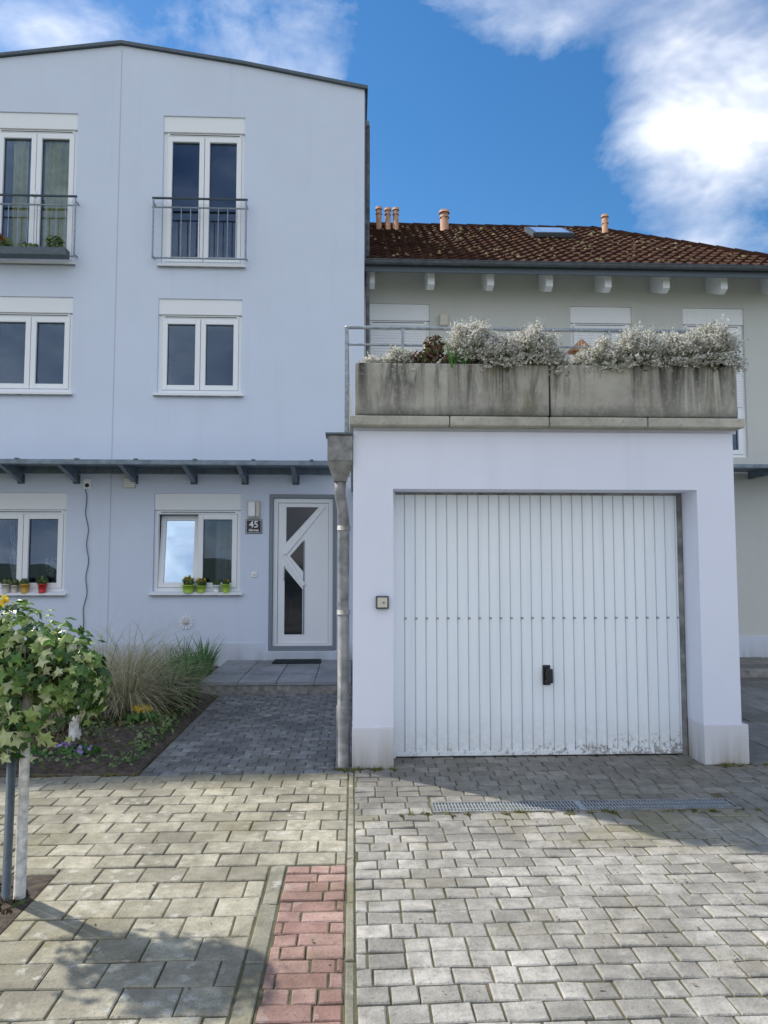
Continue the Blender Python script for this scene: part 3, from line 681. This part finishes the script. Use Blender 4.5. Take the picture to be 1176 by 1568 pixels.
# ------------------------------------------------------------------ garden bed
gb=empty('flower_bed',(-4,8,0))
vs=[];fs=[];nx,ny=80,60
for j in range(ny+1):
    for i in range(nx+1):
        x=-7.3+(-1.57+7.3)*i/nx; y=5.60+(10.98-5.60)*j/ny
        e=min(1,(y-5.60)/.25,(-1.57-x)/.25)
        xx=x-.2*max(0,min(1,(y-8.85)/.1))*(i/nx)
        vs.append((xx,y,.0+e*(.045+.03*math.sin(x*3+y*2)*math.sin(y*3.1)+U(-.012,.02))+U(0,.006)))
for j in range(ny):
    for i in range(nx): k=j*(nx+1)+i; fs.append((k,k+1,k+nx+2,k+nx+1))
mesh('bed_soil',vs,fs,'soil',gb,True)
box('front_edging',-7.3,-1.57,5.585,5.61,-.03,.012,'brownedge',gb,.006)
leaves('ground_litter',[(-2.6,6.6,.05,.9,.9,.02),(-2.1,7.8,.06,.45,1.1,.03),(-3.8,7,.05,1.4,1.3,.03),(-3.5,9.5,.05,2,1.3,.03)],7500,.035,'litter',gb,shell=0)
leaves('ground_cover',[(-2.3,5.90,.05,.7,.25,.05),(-3.1,6.2,.07,.6,.5,.07),(-1.78,7.3,.06,.2,1.2,.06),(-2.3,8.3,.08,.4,.8,.08),(-1.72,6.3,.04,.13,.7,.05),(-2.3,7.0,.06,.6,.5,.04)],3600,.03,'herb',gb,shell=0)
og=empty('ornamental_grass',(-2.5,7.9,0))
blades('blades',[(-2.55,7.8,.05),(-2.35,8.0,.05),(-2.75,7.6,.05),(-2.9,8.2,.05),(-2.5,8.5,.05),(-2.25,7.6,.05)],520,1.2,.0085,'grassdry',og,1.4,.95,base=.2)
og2=empty('ornamental_grass',(-3.2,8.9,0)); blades('blades',[(-2.45,9.2,.04),(-3.2,7.7,.04),(-3.5,8.8,.04)],300,1.05,.009,'grassdry',og2,1.3,.95,base=.15)
dg=empty('daylily_clump',(-1.95,9.2,0)); blades('blades',[(-2.05,9.0,.05),(-1.98,9.5,.05),(-2.2,9.9,.05),(-1.85,8.4,.05),(-2.3,9.4,.05),(-1.95,8.1,.05),(-2.0,10.2,.05)],75,.55,.024,'grass',dg,.55,.45,base=.12)
pr_=empty('primroses',(-2.0,7.6,0)); leaves('leaves',[(-1.98,7.2,.1,.16,.14,.05)],180,.05,'grass',pr_); leaves('flowers',[(-1.98,7.2,.17,.10,.09,.03)],55,.045,'yel',pr_,elong=1)
ps=empty('pansies',(-2.2,6.1,0)); leaves('leaves',[(-2.15,6.0,.07,.16,.12,.04),(-2.5,5.95,.07,.15,.1,.03)],220,.035,'grass',ps); leaves('flowers',[(-2.1,5.95,.10,.10,.08,.02),(-2.3,6.1,.10,.1,.08,.02),(-2.6,5.95,.09,.12,.08,.02)],70,.03,'pur',ps,elong=1)
st=empty('cut_stump',(-2.37,6.55,0)); tube('stump_trunk',[(-2.37,6.55,0),(-2.38,6.55,.2),(-2.35,6.56,.40)],[.06,.042,.036],'paintpole',st,12); tube('stump_stub',[(-2.37,6.55,.16),(-2.29,6.52,.3)],.02,'bark',st,8)
bs=empty('bare_shrub',(-2.9,7.2,0))
for i in range(26):
    a=U(0,6.28); l=U(.3,.75); x,y=-2.75+U(-.2,.2),7.0+U(-.25,.25)
    tube('twig_%d'%i,[(x,y,.03),(x+math.cos(a)*l*.2,y+math.sin(a)*l*.2,l*.5),(x+math.cos(a)*l*.45+U(-.05,.05),y+math.sin(a)*l*.4,l)],[.006,.004,.002],'bark',bs,5)

# ------------------------------------------------------------------ ivy standard tree
iv=empty('ivy_standard_tree',(-1.56,3.6,0))
tube('trunk',[(-1.545,3.62,-.03),(-1.54,3.615,.5),(-1.535,3.61,1.0)],[.027,.023,.02],'paintpole',iv,12)
tube('support_pole',[(-1.598,3.60,-.03),(-1.590,3.60,1.0)],.02,'dsteel',iv,12)
def ivyleaf(vs,fs,p,nrm,s):
    t=nrm.cross(Vector((U(-.5,.5),U(-.5,.5),-1))).normalized(); w=nrm.cross(t)
    a=U(0,6.28); t,w=t*math.cos(a)+w*math.sin(a),w*math.cos(a)-t*math.sin(a)
    out=[(0,-.15),(.45,-.35),(.38,.08),(.62,.30),(.22,.38),(0,.85),(-.22,.38),(-.62,.30),(-.38,.08),(-.45,-.35)]
    i=len(vs); vs.append(p+nrm*s*.12)
    for x,y in out: vs.append(p+w*x*s+t*y*s-nrm*s*abs(x)*.25)
    for k in range(10): fs.append((i,i+1+k,i+1+(k+1)%10))
vs=[];fs=[]
bl_=[(-1.52,3.6,1.12,.25,.25,.21),(-1.70,3.6,1.00,.20,.22,.24),(-1.34,3.58,1.06,.19,.2,.17),(-1.50,3.55,.92,.22,.2,.17),(-1.62,3.62,1.22,.18,.2,.15),(-1.28,3.6,.97,.12,.12,.14),(-1.55,3.58,.74,.09,.1,.1)]
for bi,b in enumerate(bl_):
    for _ in range(70 if bi==6 else 165):
        d=Vector((random.gauss(0,1),random.gauss(0,1),random.gauss(0,1))).normalized(); r=U(.6,1.15)
        if d.z<-.5: r*=U(.8,1.35)
        p=Vector((b[0]+d.x*b[3]*r,b[1]+d.y*b[4]*r,b[2]+d.z*b[5]*r))
        ivyleaf(vs,fs,p,(d+Vector((U(-.6,.6),U(-.6,.6),U(0,.8)))).normalized(),.052*U(.5,1.3))
mesh('crown_leaves',vs,fs,'ivy',iv)
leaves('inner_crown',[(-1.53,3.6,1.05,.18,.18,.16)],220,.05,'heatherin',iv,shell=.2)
for i in range(18):
    a=U(0,6.28); el=U(-.3,1.2); d=Vector((math.cos(a)*math.cos(el),math.sin(a)*math.cos(el),math.sin(el)))*U(.2,.3)
    tube('branch_%d'%i,[(-1.535,3.61,.98),Vector((-1.535,3.61,1.0))+d*.6,Vector((-1.535,3.61,1.03))+d],[.01,.006,.003],'bark',iv,6)
leaves('yellow_tips',[(-1.66,3.5,1.37,.07,.07,.03)],30,.03,'yel',iv,elong=1)
tp=empty('tree_pit',(-1.8,3.5,0)); 
mesh('pit_soil',[(-2.3,3.2,-.004),(-1.475,3.2,-.004),(-1.475,3.86,-.004),(-2.3,3.86,-.004)],[(0,1,2,3)],'soil',tp)
leaves('pit_litter',[(-1.85,3.53,0.0,.38,.30,.012)],500,.03,'litter',tp,shell=0)

wd=empty('joint_weeds',(0,5.6,0))
cs=[]
for _ in range(26): cs.append((U(-.12,.33),5.66+U(-.04,.02),0))
for _ in range(16): cs.append((U(2.7,3.3),5.66+U(-.05,.02),0))
for _ in range(34): cs.append((U(.3,2.7),4.66+U(-.05,.02),-.005))
for _ in range(30): cs.append((-1.6+U(-1.2,.06),5.575+U(-.01,.01),-.003))
leaves('moss_cushions',[(c[0],c[1],0.0,.03,.02,.010) for c in cs],2700,.010,'moss',wd,shell=.2)
vs=[];fs=[]
for c in cs:
    for _ in range(9):
        a=U(0,6.28);l=U(.015,.045);b0=Vector(c);t=b0+Vector((math.cos(a)*l,math.sin(a)*l,l*U(.4,1.1)));s=Vector((-math.sin(a),math.cos(a),0))*.002
        k=len(vs);vs+=[b0-s,b0+s,t];fs.append((k,k+1,k+2))
mesh('weed_blades',vs,fs,'moss',wd)
fl=empty('fallen_leaves',(1,4,0)); vs=[];fs=[]
for _ in range(110):
    x,y=U(-2,3.4),U(2.4,5.6); s=U(.005,.014); a=U(0,6.28); i=len(vs)
    for k in range(4): vs.append((x+math.cos(a+k*1.57)*s*(1 if k%2 else .5),y+math.sin(a+k*1.57)*s*(1 if k%2 else .5),.005+U(0,.006)))
    fs.append((i,i+1,i+2,i+3))
mesh('leaf_bits',vs,fs,'litter',fl)

# ------------------------------------------------------------------ world
SE=math.radians(44.5); AZ=math.radians(143)   # sun behind the houses, to the left
sdir=Vector((math.cos(SE)*math.cos(AZ),math.cos(SE)*math.sin(AZ),math.sin(SE)))
w=bpy.data.worlds.new('World'); sc.world=w; w.use_nodes=True; nt=w.node_tree; nt.nodes.clear()
out=N(nt,'ShaderNodeOutputWorld'); sky=N(nt,'ShaderNodeTexSky'); sky.sky_type='NISHITA'; sky.sun_disc=False
sky.sun_elevation=SE; sky.sun_rotation=math.atan2(sdir.x,sdir.y); sky.air_density=1.1; sky.dust_density=.2; sky.ozone_density=3
hs=N(nt,'ShaderNodeHueSaturation'); hs.inputs['Saturation'].default_value=1.3; L(nt,sky.outputs[0],hs.inputs['Color'])
b1=N(nt,'ShaderNodeBackground'); b1.inputs[1].default_value=.14; L(nt,hs.outputs[0],b1.inputs[0])
tc=N(nt,'ShaderNodeTexCoord'); mp=N(nt,'ShaderNodeMapping'); mp.inputs['Scale'].default_value=(1,1,1.8); L(nt,tc.outputs['Generated'],mp.inputs[0])
n1=noise(nt,2.6,9,.6,mp.outputs[0],.35); n1.inputs['Detail'].default_value=7; n2=noise(nt,5,4,.6,mp.outputs[0],.3)
def blob(c,a,b,amp):
    d=N(nt,'ShaderNodeVectorMath',operation='DOT_PRODUCT'); L(nt,tc.outputs['Generated'],d.inputs[0]); d.inputs[1].default_value=Vector(c).normalized()
    m=N(nt,'ShaderNodeMapRange'); m.interpolation_type='SMOOTHSTEP'; L(nt,d.outputs['Value'],m.inputs[0]); m.inputs[1].default_value=a; m.inputs[2].default_value=b; m.inputs[4].default_value=amp; return m.outputs[0]
acc=n1.outputs[0]
for c,a,b,amp in [((.34,.945,.70),.965,.995,.23),((.56,.92,.44),.965,.998,.19),((-.25,.96,.80),.95,.995,.10),((.2,.958,.50),.97,.998,-.25),((0,-1,.45),.0,.8,.32)]:  # last blob: unseen cloud bank added behind camera to brighten the facades
    acc=math2(nt,'ADD',acc,blob(c,a,b,amp))
msk=mrange(nt,acc,.58,.86)
cc=mix(nt,mrange(nt,n2.outputs[0],.38,.60),(.36,.42,.56),(.86,.88,.91))
b2=N(nt,'ShaderNodeBackground'); L(nt,cc,b2.inputs[0]); b2.inputs[1].default_value=1.6
mx=N(nt,'ShaderNodeMixShader'); L(nt,msk,mx.inputs[0]); L(nt,b1.outputs[0],mx.inputs[1]); L(nt,b2.outputs[0],mx.inputs[2]); L(nt,mx.outputs[0],out.inputs[0])
sl=bpy.data.lights.new('sun','SUN'); sl.energy=5; sl.angle=math.radians(1.2); sl.color=(1,.95,.86)
so_=bpy.data.objects.new('sun',sl); col.objects.link(so_); so_.rotation_euler=(-sdir).to_track_quat('-Z','Y').to_euler(); so_.location=(-20,15,20)

cam=bpy.data.cameras.new('camera'); co=bpy.data.objects.new('camera',cam); col.objects.link(co); sc.camera=co
cam.sensor_fit='VERTICAL'; cam.sensor_height=36; cam.lens=36*1132/1568; cam.clip_end=2000; cam.clip_start=.05
co.location=(0,0,1.55); co.rotation_euler=(math.radians(93.9),0,math.radians(-2.4))
sc.view_settings.view_transform='Standard'; sc.view_settings.look='None'; sc.view_settings.exposure=0; sc.view_settings.gamma=1
